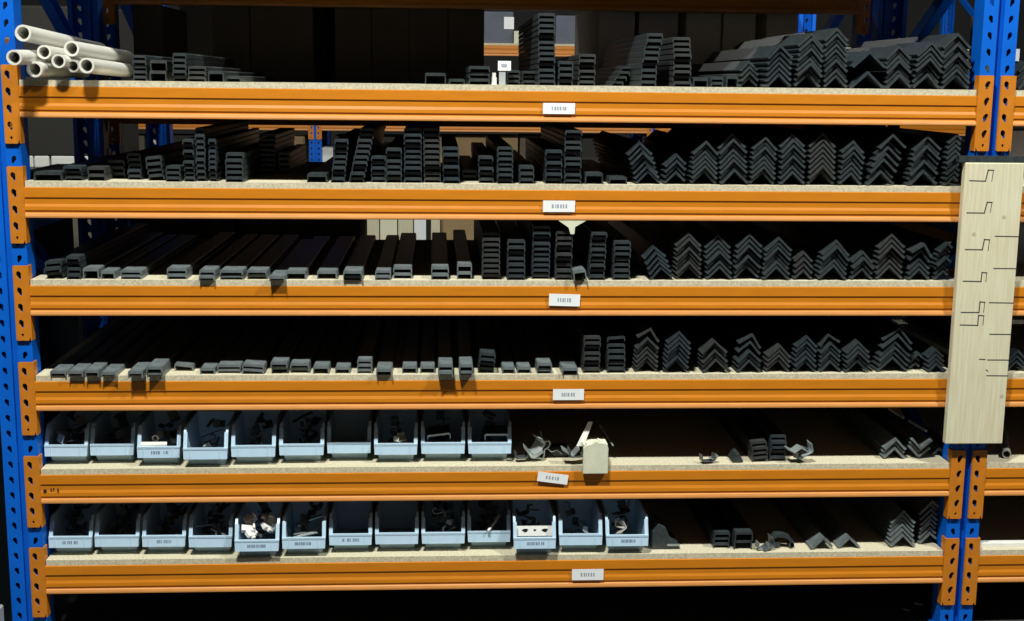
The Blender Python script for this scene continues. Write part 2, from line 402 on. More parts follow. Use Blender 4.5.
# --- fourth shelf
S(4, 'C', (50, 66, 371, {'pull': .02}), (68, 83, 371, {'pull': .03}), (85, 99, 370, {'pull': .045}), (101, 116, 372, {'pull': .045}), (128, 143, 371, {'pull': .05}), (147, 163, 366, {'pull': .04, 'n': 2}), (174, 193, 365, {'n': 1, 'yf': .06, 'rot': 6}), (200, 215, 368), (217, 241, 365, {'n': 2}), (242, 264, 365, {'n': 2, 'rot': 4}), (271, 288, 361, {'n': 2}),
  (290, 309, 363, {'n': 2}), (313, 329, 366), (335, 350, 367), (357, 372, 360), (376, 392, 369, {'pull': .035}), (402, 417, 366), (420, 435, 366), (438, 453, 365, {'n': 2, 'pull': .05}), (459, 473, 364, {'pull': .045, 'n': 2}), (478, 494, 353, {'rot': 5, 'pull': .01}), (502, 515, 367, {'pull': .01}), (517, 531, 367), (537, 552, 363, {'pull': .01}), (562, 578, 368, {'pull': .02}), (583, 600, 336), (607, 625, 339, {'top': (-5, 1)}))
S(4, 'A', (635, 658, 332, {'top': (13, 1)}), (664, 688, 332, {'lean': 1}), (703, 729, 340, {'lean': -2}), (737, 761, 340, {'top': (16, 2)}), (765, 789, 345), (794, 816, 336), (820, 841, 338, {'top': (-10, 1)}), (845, 869, 341), (877, 908, 332, {'lean': 4, 'top': (8, 2)}), (909, 922, 352, {'ratio': .7, 'yf': .05}), (927, 944, 349))
# --- fifth shelf
S(5, 'C', (752, 768, 442, {'rot': -6, 'yf': .03}), (770, 786, 436, {'yf': .03}))
S(5, 'A', (883, 905, 438, {'yf': .05}), (909, 930, 442, {'flip': True, 'yf': .05, 'n': 3}), (932, 946, 446, {'yf': .09}))
# --- bottom shelf
S(6, 'C', (713, 729, 531, {'yf': .05}), (734, 752, 531, {'yf': .03, 'n': 2}))
S(6, 'A', (811, 835, 536, {'yf': .02, 'ratio': .8}), (838, 860, 536, {'yf': .03}), (889, 914, 511, {'yf': .04}), (919, 941, 500, {'yf': .06, 'ratio': .6}))
# --- right-hand bay
S(1, 'A', (1017, 1040, 60, {'yf': .05}))
S(2, 'C', (1016, 1036, 150, {'yf': .3}))
S(4, 'A', (1007, 1027, 350, {'yf': .02}))
NOUN = {'C': ('steel channel', 'channel', 'channel stack'), 'A': ('angle profile', 'angle profile', 'angle stack')}
for sh in range(1, 7):
    for kd in 'CA':
        rows = sorted([r for r in out_info if r[0] == sh and r[1] == kd], key=lambda r: r[2])
        ms = [r for r in rows if r[4] > 1 and r[2] < 1000]; ss = [r for r in rows if r[4] == 1 and r[2] < 1000]
        kn = 'channel' if kd == 'C' else 'angle'
        for q, r in enumerate(ms, 1):
            for k, o in enumerate(r[3]):
                CNT[kd] += 1
                pos = 'lowest' if k == 0 else 'topmost' if k == r[4]-1 else nth(k+1)+' up'
                if r[4] == 2: pos = ('lower', 'upper')[k]
                tag(o, f'black {kn}, {pos} in the {nth(q)} {kn} stack from left, {SHELF[sh]}', 'metal profile', f'black {kn} profiles on the {SHELF[sh]}')
        for q, r in enumerate(ss, 1):
            CNT[kd] += 1
            where = 'the only one' if len(ss) == 1 else f'{nth(q)} single one from left'
            tag(r[3][0], f'flat black {kn} lying unstacked on the {SHELF[sh]}, {where}', 'metal profile', f'black {kn} profiles on the {SHELF[sh]}')
        for r in [r for r in rows if r[2] > 1000]:
            for k, o in enumerate(r[3]):
                CNT[kd] += 1
                pos = '' if r[4] == 1 else 'lowest, ' if k == 0 else 'topmost, ' if k == r[4]-1 else nth(k+1)+' up, '
                tag(o, f'black {kn}, {pos}stacked right of the blue upright on the {SHELF[sh]}', 'metal profile', f'black {kn} profiles in the right-hand bay')
print('PROFILES', CNT, len(out_info))

# ------------------------------------------------------------------ pipes on the top shelf
PIPES = [  # front centre, radius px, front depth, far end px, far depth, words
    (23, 33, 8.0, -.045, 100, 50, .62, 'cream plastic pipe highest in the pile, sloping down to the back', PVC),
    (14, 57.5, 7.4, -.16, 60, 57, .35, 'cream plastic pipe resting over the left orange connector', PVC),
    (34.5, 69.3, 7.7, -.055, 84, 71, .45, 'cream plastic pipe lowest at the left of the pile', PVC),
    (44, 52, 6.8, -.015, 86, 59, .40, 'cream pipe with a dark open end under the highest pipe', PVC),
    (58.5, 61, 6.8, -.045, 98, 66.5, .42, 'cream plastic pipe in the middle of the pile', PVC),
    (73, 66, 6.2, .0, 108, 69.8, .40, 'greyish pipe end tucked between two cream pipes', PVCG),
    (86.5, 65.5, 7.6, -.05, 127, 70.5, .45, 'cream plastic pipe nearest the black channels, lower one', PVC),
    (71.5, 48.5, 7.6, .02, 127, 57.5, .50, 'wide pale pipe lying on top of the right-hand pipes', PVC)]
for (a, b, r, y0, c, d, y1, lab, m) in PIPES:
    p, q = at(a, b, y0), at(c, d, y1); rr = .945*r*(p-CAM).length/F
    o = MB().tube((0, 0, 0), q-p, rr, rr*.74, 28).build('plastic_pipe', m, None, p, smooth=True)
    tag(o, lab, 'pipe', 'plastic pipes on the top shelf')

# ------------------------------------------------------------------ marked board on the right upright
yb = -.0325
c0, c1, c2, c3 = at(963.8, 162.5, yb), at(1023.4, 163.2, yb), at(1003.8, 443.8, yb), at(947.2, 444.2, yb)
bx0, bx1 = (c0.x+c3.x)/2, (c1.x+c2.x)/2; bz1, bz0 = (c0.z+c1.z)/2, (c2.z+c3.z)/2
root = empty('marked_board', ((bx0+bx1)/2, yb, bz0))
tag(root, 'pale wooden board with pencilled step profiles, fixed upright on the right upright', 'board')
w2 = (bx1-bx0)/2; H = bz1-bz0
bevel(MB().box(-w2, w2, 0, .026, 0, H).build('panel', PLY, root), .003)
def polyline(mb, pts, wd=.0022):
    for (a, b), (c, d) in zip(pts[:-1], pts[1:]):
        p, q = at(a, b, yb), at(c, d, yb); p.y = q.y = 0; p -= Vector((root.location.x, 0, bz0)); q -= Vector((root.location.x, 0, bz0))
        v = (q-p); ln = v.length; ang = math.atan2(v.z, v.x)
        mt = Matrix.Translation((p.x, 0, p.z)) @ Matrix.Rotation(-ang, 4, 'Y')
        mb.box(-wd/2, ln+wd/2, -.0005, .0004, -wd/2, wd/2, mt)
SHP = [[(969.8, 180.6), (985.4, 181.1), (988.3, 170), (993.5, 170.3), (991.8, 181.2)], [(967, 212.8), (984.2, 213), (987.3, 202.2), (992, 202.4), (990.2, 212.4)],
       [(965.5, 249.5), (982.3, 249.7), (984.4, 239.4), (989.6, 239.8), (988, 250.6)], [(963.2, 281.1), (981, 281.5), (982, 272.4), (986.7, 272.8), (985.8, 281.5)],
       [(961.3, 312.4), (979, 312.4), (980, 301.8), (984.8, 302.2), (983.5, 312.4)], [(960.3, 324.9), (977.7, 325.3), (978.6, 315.3), (983.8, 315.7), (982.9, 325)]]
for s_ in SHP:
    mb = MB(); polyline(mb, s_[:4], .0034); polyline(mb, s_[3:], .0020); mb.build('step_profile_drawing', INK, root)
for s_ in ([(995.4, 236.2), (1018.4, 236.6)], [(993.9, 268.4), (1015.4, 268.6)], [(989.6, 302.6), (1013.2, 303)], [(990, 334.2), (1010.6, 334.4)], [(987.7, 359.9), (1008.6, 360)], [(986.7, 375.6), (1007.4, 375.8)],
           [(979.5, 359.2), (985, 359.4)], [(986.3, 369.8), (987.8, 371.2)]):
    mb = MB(); polyline(mb, s_, .0032); mb.build('measuring_line', INK, root)
mb = MB()
for (u, v) in ((1004, 217), (1001.5, 396), (974, 234)):
    p = at(u, v, yb); mb.tube((p.x-root.location.x, -.0006, p.z-bz0), (p.x-root.location.x, .0004, p.z-bz0), .006, n=10)
mb.build('wood_knot', mat('knot', (.50, .42, .28), .8), root)
# black bar lying on the board's top edge
p = at(961, 158, yb); q = at(1046, 159, yb)
bar = MB().strip([((-.010, 0), (-.008, .002)), ((-.010, .020), (-.008, .018)), ((.012, .020), (.010, .018)), ((.012, 0), (.010, .002))], p.x-.004, q.x, 'x').build('black_bar', BLACK, None, (0, yb+.014, bz1+.0005))
tag(bar, 'black metal bar lying along the top edge of the marked board', 'metal bar')

# ------------------------------------------------------------------ storage bins
BW, BD, BZ = .150, .235, .122
def bin_tub():
    mb = MB(); t = .0028; wt, wb = BW/2-.002, BW/2-.013
    # side profile in (y, z): inner slope from lip up to full height
    prof = [(.034, 0), (.012, .032), (.006, .060), (.026, .108), (.038, BZ), (BD, BZ), (BD-.012, 0)]
    def xx(z): return wb+(wt-wb)*z/BZ
    for sgn in (-1, 1):
        n = len(prof)
        vs = [(sgn*xx(z), y, z) for y, z in prof]+[(sgn*(xx(z)-t), y, z) for y, z in prof]
        mb.add(vs, [tuple(range(n)), tuple(range(2*n-1, n-1, -1))]+[(i, (i+1) % n, n+(i+1) % n, n+i) for i in range(n)])
        # rim flange along the slope and top
        edge = [(.004, .060), (.023, .108), (.036, BZ), (BD+.002, BZ)]
        for (ya, za), (yb_, zb_) in zip(edge[:-1], edge[1:]):
            xa, xb = sgn*(xx(za)-.003), sgn*(BW/2+.0025)
            mb.hexa([(xa, ya, za-.005), (xb, ya, za-.005), (xb, yb_, zb_-.005), (xa, yb_, zb_-.005)], [(xa, ya, za+.002), (xb, ya, za+.002), (xb, yb_, zb_+.002), (xa, yb_, zb_+.002)])
    mb.hexa([(-wb, .034, 0), (wb, .034, 0), (wb, BD-.012, 0), (-wb, BD-.012, 0)], [(-wb, .034, t), (wb, .034, t), (wb, BD-.012, t), (-wb, BD-.012, t)])
    mb.hexa([(-wb, .034, 0), (wb, .034, 0), (wb, .034+t, 0), (-wb, .034+t, 0)], [(-xx(.032), .012, .032), (xx(.032), .012, .032), (xx(.032), .012+t, .032), (-xx(.032), .012+t, .032)])
    mb.hexa([(-xx(.032), .012, .032), (xx(.032), .012, .032), (xx(.032), .012+t, .032), (-xx(.032), .012+t, .032)], [(-xx(.06), .006, .060), (xx(.06), .006, .060), (xx(.06), .006+t, .060), (-xx(.06), .006+t, .060)])
    mb.hexa([(-wb, BD-.012, 0), (wb, BD-.012, 0), (wb, BD-.012-t, 0), (-wb, BD-.012-t, 0)], [(-wt, BD, BZ), (wt, BD, BZ), (wt, BD-t, BZ), (-wt, BD-t, BZ)])
    mb.box(-BW/2, BW/2, BD-.004, BD+.004, BZ-.006, BZ+.002)
    return mb.mesh('tub', BINM)
def bin_lip():
    mb = MB(); w = BW/2+.002
    mb.hexa([(-w+.002, -.0075, .030), (w-.002, -.0075, .030), (w-.002, .010, .030), (-w+.002, .010, .030)], [(-w, -.0015, .062), (w, -.0015, .062), (w, .009, .064), (-w, .009, .064)])
    for sx in (-1, 1): mb.hexa([(sx*.052-.001, -.0095, .031), (sx*.052+.001, -.0095, .031), (sx*.052+.001, 0, .031), (sx*.052-.001, 0, .031)], [(sx*.052-.001, -.0038, .060), (sx*.052+.001, -.0038, .060), (sx*.052+.001, .004, .060), (sx*.052-.001, .004, .060)])
    mb.box(-w, w, -.0035, .006, .0585, .0645)
    return mb.mesh('front_lip', BINM)
TUB, LIP = bin_tub(), bin_lip()
def text_mesh(seed):
    rr = random.Random(seed); mb = MB(); x = -.034+rr.uniform(0, .01)
    end = .034-rr.uniform(0, .014)
    while x < end:
        ww = rr.uniform(.002, .0045)
        if rr.random() > .15: mb.hexa([(x, -.0058, .041), (x+ww, -.0058, .041), (x+ww, .002, .041), (x, .002, .041)], [(x, -.0039, .051), (x+ww, -.0039, .051), (x+ww, .003, .051), (x, .003, .051)])
        x += ww+rr.uniform(.001, .003)
    return mb.mesh('marker_writing', BINT)
BINS = []
def bins(sh, edges, lips, textset, desc):
    ref = lips[0]
    for k, (xa, xb) in enumerate(edges):
        # lip height fixed; the more it sticks out, the lower it sits in the picture
        z = Zd(sh)+.062
        # solve front depth from lip row
        lo, hi = -.15, .12
        for _ in range(40):
            m_ = (lo+hi)/2; xm = x_at((xa+xb)/2, z, m_); d = Vector((xm, m_, z))-CAM
            v = 310.5-F*d.dot(UP)/d.dot(FW)
            if v > lips[k]: lo = m_
            else: hi = m_
        yf = (lo+hi)/2
        x0, x1 = max(.006, x_at(xa+.8, z, yf)), x_at(xb-.8, z, yf)
        sx = (x1-x0)/(BW+.006)
        r = empty('storage_bin', ((x0+x1)/2, yf, Zd(sh)+.0004), (0, 0, math.radians(R.uniform(-.6, .6)))); r.scale = (min(1.05, sx), 1, 1)
        a = bpy.data.objects.new('tub', TUB); link(a, r); b = bpy.data.objects.new('front_lip', LIP); link(b, r)
        if k in textset: link(bpy.data.objects.new('marker_writing', text_mesh(sh*50+k)), r)
        row = 'upper' if sh == 5 else 'lower'
        tag(r, f'grey-blue plastic bin, {nth(k+1)} from left in the {row} bin row, {desc[k]}', 'storage bin', f'bins in the {row} row')
        BINS.append((sh, k, r))
E5 = [(39.5, 88.5), (89, 135), (136, 181), (182, 228.5), (230, 276.5), (278, 325), (326, 372), (373, 418.5), (420, 466), (467, 512.5)]
E6 = [(44, 93), (93.5, 140), (141, 186.5), (187.5, 233), (233.5, 280), (281, 326.5), (328, 373), (374, 419.5), (420.5, 466), (466.5, 511.5), (512.5, 557), (558, 603.5), (605, 649.5)]
bins(5, E5, [446, 445, 447.5, 449, 446.5, 445, 443, 444.5, 443.5, 443.5], {2}, ['pale fittings on top', 'nothing showing', 'pale pipe bits inside', 'jutting out', 'few dark bits inside', 'dark contents', 'looking empty', 'cream scraps showing', 'tilted offcut inside', 'white-edged offcut inside'])
bins(6, E6, [537.5, 536.5, 536.5, 537, 541, 538.5, 535, 534, 533.5, 532, 538.5, 535, 536], {0, 2, 4, 5, 6, 10, 12}, ['dark clips inside', 'dark bits inside', 'with dark writing', 'dark parts inside', 'white fittings on top', 'flat metal strips inside', 'looking empty', 'empty and shadowed', 'metal clips at the front', 'stick on its lip', 'a white holed strip inside', 'almost empty', 'last before the loose parts'])

# ------------------------------------------------------------------ loose small parts
def bent(pts, wd, t=.002):
    """strip of sheet metal bent through the points (y=0 plane), wd deep"""
    prs = []
    for i, p in enumerate(pts):
        p = Vector(p); a = Vector(pts[max(0, i-1)]); b = Vector(pts[min(len(pts)-1, i+1)]); d = (b-a).normalized(); n = Vector((-d.y, d.x))
        prs.append((tuple(p+n*t/2), tuple(p-n*t/2)))
    return MB().strip(prs, -wd/2, wd/2)
CLIPS = {}
def clip_mesh(kind, m):
    key = (kind, m.name)
    if key in CLIPS: return CLIPS[key]
    if kind == 'z': mb = bent([(-.022, 0), (-.004, .001), (.003, .016), (.022, .017)], .022)
    elif kind == 'u': mb = bent([(-.017, .018), (-.016, .002), (-.013, 0), (.013, 0), (.016, .002), (.017, .018)], .020)
    elif kind == 'l': mb = bent([(-.020, 0), (.010, 0), (.013, .003), (.014, .026)], .026)
    elif kind == 'hook': mb = bent([(-.024, .0), (.008, .0), (.016, .004), (.018, .012), (.012, .018), (.004, .018)], .012, .0025)
    else: mb = bent([(-.035, 0), (-.012, .0015), (.012, .0015), (.035, 0)], .010, .003)
    CLIPS[key] = mb.mesh('metal_clip', m); return CLIPS[key]
def piece(name, me, loc, rot, label, cat, group, sc=1):
    o = bpy.data.objects.new(name, me); link(o); o.location = loc; o.rotation_euler = rot; o.scale = (sc,)*3
    return tag(o, label, cat, group)
def fill(sh, k, n, m, name, label, kinds, zr=(.03, .062), yr=(.035, .17), sc=(1, 1.35)):
    r = [b for b in BINS if b[0] == sh and b[1] == k][0][2]; R.seed(sh*100+k+n)
    grp = f'loose parts in the {nth(k+1)} bin of the {"upper" if sh == 5 else "lower"} row'
    for j in range(n):
        y = yr[0]+(yr[1]-yr[0])*(j+.5)/n; x = R.uniform(-.028, .028); z = .006+zr[0]+(zr[1]-zr[0])*(y-yr[0])/(yr[1]-yr[0])*1.0+R.uniform(-.006, .006)
        piece(name, clip_mesh(R.choice(kinds), m), r.location+Vector((x*r.scale[0], y, z)), (R.uniform(-.5, .5), R.uniform(-.5, .5), R.uniform(0, 6.28)), label, 'metal clip' if name == 'metal_clip' else 'fitting', grp, R.uniform(*sc))
rowname = {5: 'upper', 6: 'lower'}
def dark(sh, k, n): fill(sh, k, n, DZINC, 'metal_clip', f'dark metal clip lying in the {nth(k+1)} bin from left, {rowname[sh]} row', ('z', 'u', 'l', 'strip', 'hook'), zr=(.030, .100), yr=(.045, .185), sc=(.9, 1.25))
def light(sh, k, n, m, word, kinds, **kw): fill(sh, k, n, m, 'metal_clip' if m is ZINC else 'fitting', f'{word} lying in the {nth(k+1)} bin from left, {rowname[sh]} row', kinds, **kw)
for k, n in ((0, 8), (1, 6), (2, 6), (3, 6), (4, 9), (5, 10), (7, 6), (8, 5), (9, 5)): dark(5, k, n)  # bin contents, with extra dark clips added to darken the insides
for k, n in ((0, 12), (1, 13), (2, 13), (3, 11), (4, 9), (5, 10), (8, 11), (9, 11), (10, 7), (11, 4), (12, 8)): dark(6, k, n)
light(5, 0, 3, ZINC, 'pale bent metal clip', ('l', 'z'), zr=(.058, .068), yr=(.015, .06))
light(5, 4, 2, WHITEP, 'small pale fitting', ('z', 'strip'), zr=(.05, .07), yr=(.07, .12), sc=(.7, .9))
light(5, 3, 1, ZINC, 'thin pale clip', ('strip',), zr=(.05, .06), yr=(.05, .09), sc=(.6, .7))
light(5, 7, 3, CREAM, 'cream plastic scrap', ('l', 'u'), zr=(.055, .06), yr=(.02, .05), sc=(.8, 1))
light(6, 3, 3, ZINC, 'pale metal clip', ('strip', 'z'), zr=(.05, .07), yr=(.02, .09))
light(6, 5, 6, ZINC, 'flat pale metal strip', ('strip',), zr=(.045, .085), yr=(.03, .12), sc=(1, 1.2))
light(6, 8, 4, ZINC, 'shiny metal clip', ('u', 'l', 'hook'), zr=(.055, .095), yr=(.015, .12), sc=(.9, 1.1))
light(6, 11, 1, ZINC, 'small pale clip', ('z',), zr=(.055, .06), yr=(.03, .06), sc=(.8, .9))
light(6, 12, 2, PVCG, 'greyish plastic fitting', ('l', 'u'), zr=(.058, .068), yr=(.03, .06), sc=(.9, 1.1))
def binloc(sh, k): return [b for b in BINS if b[0] == sh and b[1] == k][0][2]
# pale pipe bits in the third upper bin
r = binloc(5, 2)
for j, (p0, p1, rad, lab) in enumerate((((-.060, .015, .066), (.020, .030, .062), .010, 'longer pale pipe offcut across the third bin from left, upper row'), ((-.018, .040, .080), (-.012, .085, .082), .011, 'short round white pipe offcut in the third bin from left, upper row'), ((.030, .045, .072), (.062, .05, .066), .007, 'thin grey pipe offcut in the third bin from left, upper row'))):
    a, b = Vector(p0), Vector(p1)
    tag(MB().tube((0, 0, 0), b-a, rad, rad*.7, 14).build('pipe_offcut', PVC if j < 2 else PVCG, None, r.location+a, True), lab, 'pipe offcut')
# white fittings in the fifth lower bin
r = binloc(6, 4)
def fitting(m):
    mb = MB(); mb.box(-.020, .020, -.012, .012, 0, .014); mb.box(-.008, .008, -.020, .020, .002, .012); mb.box(.012, .018, -.010, .010, .014, .024); return bevel(mb.build('plastic_fitting', m), .002)
for j, (x, y, z, rx, ry, rz, s) in enumerate(((-.038, .045, .076, .5, .1, .2, 1.1), (-.034, .075, .098, .4, -.2, .5, 1.0), (-.03, .03, .062, .6, .2, 1.0, .9), (.026, .050, .078, .5, .5, .8, 1.1), (.036, .075, .088, .3, -.6, 1.3, 1.0), (.018, .09, .098, .2, .4, .2, .8))):
    o = fitting(WHITEP); o.location = r.location+Vector((x*.9, y+.006, z+.004)); o.rotation_euler = (rx, ry, rz); o.scale = (s,)*3
    side = 'left' if x < 0 else 'right'
    tag(o, f'white plastic fitting heaped in the {side} half of the fifth bin, lower row', 'fitting', f'white fittings in the {side} half of the fifth lower bin')
# offcuts with white edges in the ninth and tenth upper bins
for k, dx, rz, z, lab in ((8, -.012, .12, .060, 'tilted channel offcut with pale edge in the ninth upper bin'), (9, .022, 0, .060, 'channel offcut with white edge in the tenth upper bin')):
    r = binloc(5, k)
    o = MB().strip([((-.038, 0), (-.035, 0)), ((-.038, .017), (-.035, .013)), ((-.034, .021), (-.032, .016)), ((.034, .021), (.032, .016)), ((.038, .017), (.035, .013)), ((.038, 0), (.035, 0))], 0, .10).build('channel_offcut', BLACK, None, r.location+Vector((dx, .024, z+.007)))
    o.rotation_euler = (0, -rz, 0); tag(o, lab, 'metal offcut')
    e = MB().strip([((-.038, 0), (-.035, 0)), ((-.038, .017), (-.035, .012)), ((-.034, .021), (-.032, .015)), ((.034, .021), (.032, .015)), ((.038, .017), (.035, .012)), ((.038, 0), (.035, 0))], -.004, 0).build('bare_edge', WHITEP, o); e['label'] = 'pale cut edge'
r = binloc(5, 9)
o = MB().box(-.022, .022, -.003, .003, 0, .003).build('thin_strip', GREYP, None, r.location+Vector((.012, .14, .112))); o.rotation_euler = (0, .35, .2); tag(o, 'thin grey strip lying high at the back of the tenth upper bin', 'strip')
# pale stick on the tenth lower bin
r = binloc(6, 9); a = Vector((-.004, -.016, .0705)); b = Vector((.036, .075, .092))
tag(MB().tube((0, 0, 0), b-a, .0045, n=10).build('pale_stick', WHITEP, None, r.location+a), 'thin pale stick propped over the front of the tenth lower bin', 'stick')
# white strip with holes in the eleventh lower bin
r = binloc(6, 10); mb = MB(); plate_into(mb, [[(-.066, 0), (.066, 0), (.066, .032), (-.066, .032)], slot(-.028, .017, .024, .013, 0), slot(.003, .018, .012, .008, 0), slot(.036, .017, .024, .013, 0)], -.005, .005)
o = mb.build('holed_strip', WHITEP, None, r.location+Vector((0, .035, .058))); o.rotation_euler = (-.25, 0, 0); tag(o, 'white plastic strip with three holes in the eleventh lower bin', 'plastic strip')

# clump of silver clips beside the upper bins, cream block and neighbours (fifth shelf)
R.seed(5)
for j, (u, v, kd, s, rx, ry, rz) in enumerate(((521, 457, 'u', 1.2, .2, 0, .2), (529, 452, 'l', 1.5, .3, .9, .3), (536, 457, 'u', 1.4, 0, .1, .1), (538, 446, 'l', 1.5, .4, -.9, .5), (545, 448, 'hook', 1.3, .2, -.6, .2), (551, 452, 'z', 1.2, .1, .8, .3), (542, 438, 'strip', .7, 0, 1.3, .2))):
    p = at(u, v, .05+.008*j)
    piece('metal_clip', clip_mesh(kd, ZINC if j else DZINC), p, (rx, ry, rz), 'bent silver metal clip heaped right of the upper bin row' if j else 'dark clip against the last bin of the upper row', 'metal clip', 'clips beside the upper bins' if j else None, s)
for j, (u, v, w_, h_) in enumerate(((560, 455, .05, .035),)):
    p = at(u, v, .10); o = MB().box(-w_/2, w_/2, 0, .05, 0, h_).build('black_block', BLACK, None, (p.x, .10, Zd(5))); bevel(o, .004); tag(o, 'black block between the silver clips and cream block', 'block')
ya = -.022
a, b, c = at(583.5, 447, ya), at(608.5, 447, ya), at(583.5, 474, ya)
cw, chh = (b.x-a.x), (a.z-c.z)
mb = MB(); mb.prism([(-cw/2, -chh), (cw/2, -chh), (cw/2, -.004), (cw/2-.008, .012), (cw*.12, .014), (cw*.02, .020), (-cw*.15, .010), (-cw*.42, .004), (-cw/2, -.004)], 0, .016)
mb.box(-cw/2, cw/2, .016, .11, .0, .004)
o = mb.build('cream_block', CREAM, None, ((a.x+b.x)/2, ya, 0)); o.location.z = a.z
o.location.z = max(a.z, Zd(5)+.001)
bevel(o, .003); tag(o, 'cream board offcut hanging over the front edge of the fifth shelf', 'board offcut')
p, q = at(580, 446, .03), at(590.5, 421.5, .05)
o = MB().hexa([(-.012, -.002, 0), (.012, -.002, 0), (.012, .002, 0), (-.012, .002, 0)], [(q.x-p.x-.007, q.y-p.y-.002, q.z-p.z), (q.x-p.x+.008, q.y-p.y-.002, q.z-p.z), (q.x-p.x+.008, q.y-p.y+.002, q.z-p.z), (q.x-p.x-.007, q.y-p.y+.002, q.z-p.z)]).build('white_strip', WHITEP, None, p)
tag(o, 'white plastic strip standing up behind the cream board offcut', 'plastic strip')
for (u, v, kd, mm, s, ry, lab) in ((568, 452, 'l', ZINC, 1.3, .6, 'pale metal clip standing left of the cream board offcut'), (576, 455, 'u', DZINC, 1.5, 0, 'dark metal clip low beside the cream board offcut'), (594, 445, 'hook', WHITEP, 1.2, .3, 'white hook lying on top of the cream board offcut')):
    piece('metal_clip', clip_mesh(kd, mm), at(u, v, .02 if u < 590 else -.004), (.2, ry, .2), lab, 'metal clip', None, s)
p, q = at(600, 425, .10), at(613, 446, .06)
tag(MB().tube((0, 0, 0), q-p, .0035, n=8).build('dark_rod', DZINC, None, p), 'thin dark rod leaning behind the cream board offcut', 'rod')
# small things on the right of the fifth shelf
for (u, v, kd, mm, s, rx, ry, rz, lab) in ((707, 460.5, 'u', DZINC, 1.3, 0, 0, .2, 'flat open metal clip lying alone on the fifth shelf'), (712, 458.5, 'l', ZINC, .7, .2, .4, .4, 'small pale clip beside the open clip, fifth shelf'),
        (794, 452, 'z', ZINC, 1.5, .2, .5, .3, 'bent pale clip right of the channel stacks, fifth shelf'), (801, 456, 'u', DZINC, 1.3, .1, -.3, .5, 'dark clip under the pale clips, fifth shelf'), (807, 452, 'l', ZINC, 1.2, .2, -.4, .2, 'pale clip at the right end of the clip heap, fifth shelf')):
    piece('metal_clip', clip_mesh(kd, mm), at(u, v, .02), (rx, ry, rz), lab, 'metal clip', None, s)
p = at(737, 461, .02)
o = MB().prism([(-.016, .004), (-.004, .030), (.006, .034), (.012, .022), (.022, .004), (.014, 0), (-.006, 0)], 0, .07).build('black_end_piece', BLACK, None, (p.x, .02, Zd(5))); bevel(o, .002)
tag(o, 'small black end piece lying alone between clip and channel stacks', 'end piece')
p, q = at(810, 455, .66), at(838, 455, .66)
mb = MB(); w = (q.x-p.x)/2; h = at(820, 414, .66).z-Zd(5)
cb = empty('cardboard_box', ((p.x+q.x)/2, .66, Zd(5)+.0006)); tag(cb, 'small brown cardboard box standing far back on the fifth shelf', 'box')
MB().box(-w, w, 0, .16, 0, h*.82).build('carton', BROWN, cb); 
MB().hexa([(-w, 0, h*.82), (w, 0, h*.82), (w, .16, h*.82), (-w, .16, h*.82)], [(-w*.55, .01, h), (w*.55, .01, h), (w*.55, .15, h), (-w*.55, .15, h)]).build('top_flap', BROWN, cb)
a, b = at(889, 409, .30), at(926, 431, .10)
for k, (s0, s1) in enumerate(((0, .40), (.56, 1))):
    p, q = a.lerp(b, s0), a.lerp(b, s1)
    tag(MB().tube((0, 0, 0), q-p, .0048, n=8).build('white_rod', WHITEP, None, p), ('short white rod piece slanting just under the fourth beam', 'short white rod piece slanting above the right-hand angles')[k], 'rod')
# bottom shelf loose pieces
p = at(668, 549, .02)
mb = MB(); mb.prism([(-.050, 0), (.045, 0), (.040, .018), (.010, .036), (-.005, .075), (-.030, .090), (-.048, .060)], 0, .10)
o = mb.build('black_bracket', BLACK, None, (p.x, .04, Zd(6))); bevel(o, .004); tag(o, 'black stepped bracket lying right of the last lower bin', 'bracket')
q = MB().box(.0, .042, -.004, .0, .013, .019).build('pale_edge', ZINC, o); q['label'] = 'pale metal edge'
for (u, v, kd, mm, s, ry, lab) in ((761, 548, 'u', ZINC, 1.2, .2, 'pale metal clip lying left of the black handle, bottom shelf'), (768, 546, 'l', DZINC, 1.3, -.4, 'dark metal clip touching the black handle, bottom shelf')):
    piece('metal_clip', clip_mesh(kd, mm), at(u, v, .03), (.2, ry, .3), lab, 'metal clip', None, s)
p = at(784, 548, .03)
mb = bent([(-.032, .036), (-.026, .044), (.0, .042), (.018, .034), (.028, .020), (.030, .004)], .03, .012)
o = mb.build('curved_handle', BLACK, None, (p.x, .05, Zd(6)+.002), True); tag(o, 'curved black handle piece between clips and angle profiles, bottom shelf', 'handle')
MB().tube((.026, -.015, .010), (.026, .015, .010), .009, n=16).build('end_knob', BLACK, o)
MB().tube((-.020, -.012, .010), (-.020, .012, .010), .0098, n=16).build('rear_knob', BLACK, o)

# tags on the top shelf
def slab(name, px0, px1, py0, py1, y, th, m, label, cat, zb=None):
    a, b = at(px0, py1, y), at(px1, py0, y)
    z0 = zb if zb is not None else a.z
    o = MB().box(-(b.x-a.x)/2, (b.x-a.x)/2, 0, th, 0, b.z-z0).build(name, m, None, ((a.x+b.x)/2, y, z0)); tag(o, label, cat); return o
tg = slab('tag_holder', 499, 505.5, 71, 84, .05, .012, GREYP, 'grey stand with white paper tag on the top shelf', 'tag holder', Zd(1))
pa, pb = at(498, 70.5, .045), at(511, 61, .045)
s = MB().box(pa.x-tg.location.x, pb.x-tg.location.x, -.003, .003, pa.z-tg.location.z, pb.z-tg.location.z).build('paper_tag', PAPER, tg)
MB().box(pa.x-tg.location.x+.010, pb.x-tg.location.x-.012, -.0036, -.003, pa.z-tg.location.z+.010, pa.z-tg.location.z+.020).build('printed_text', PAPERINK, s)
p = at(494, 80, .04)
mb = MB(); mb.tube((0, 0, 0), (0, 0, .022), .0085, n=16)
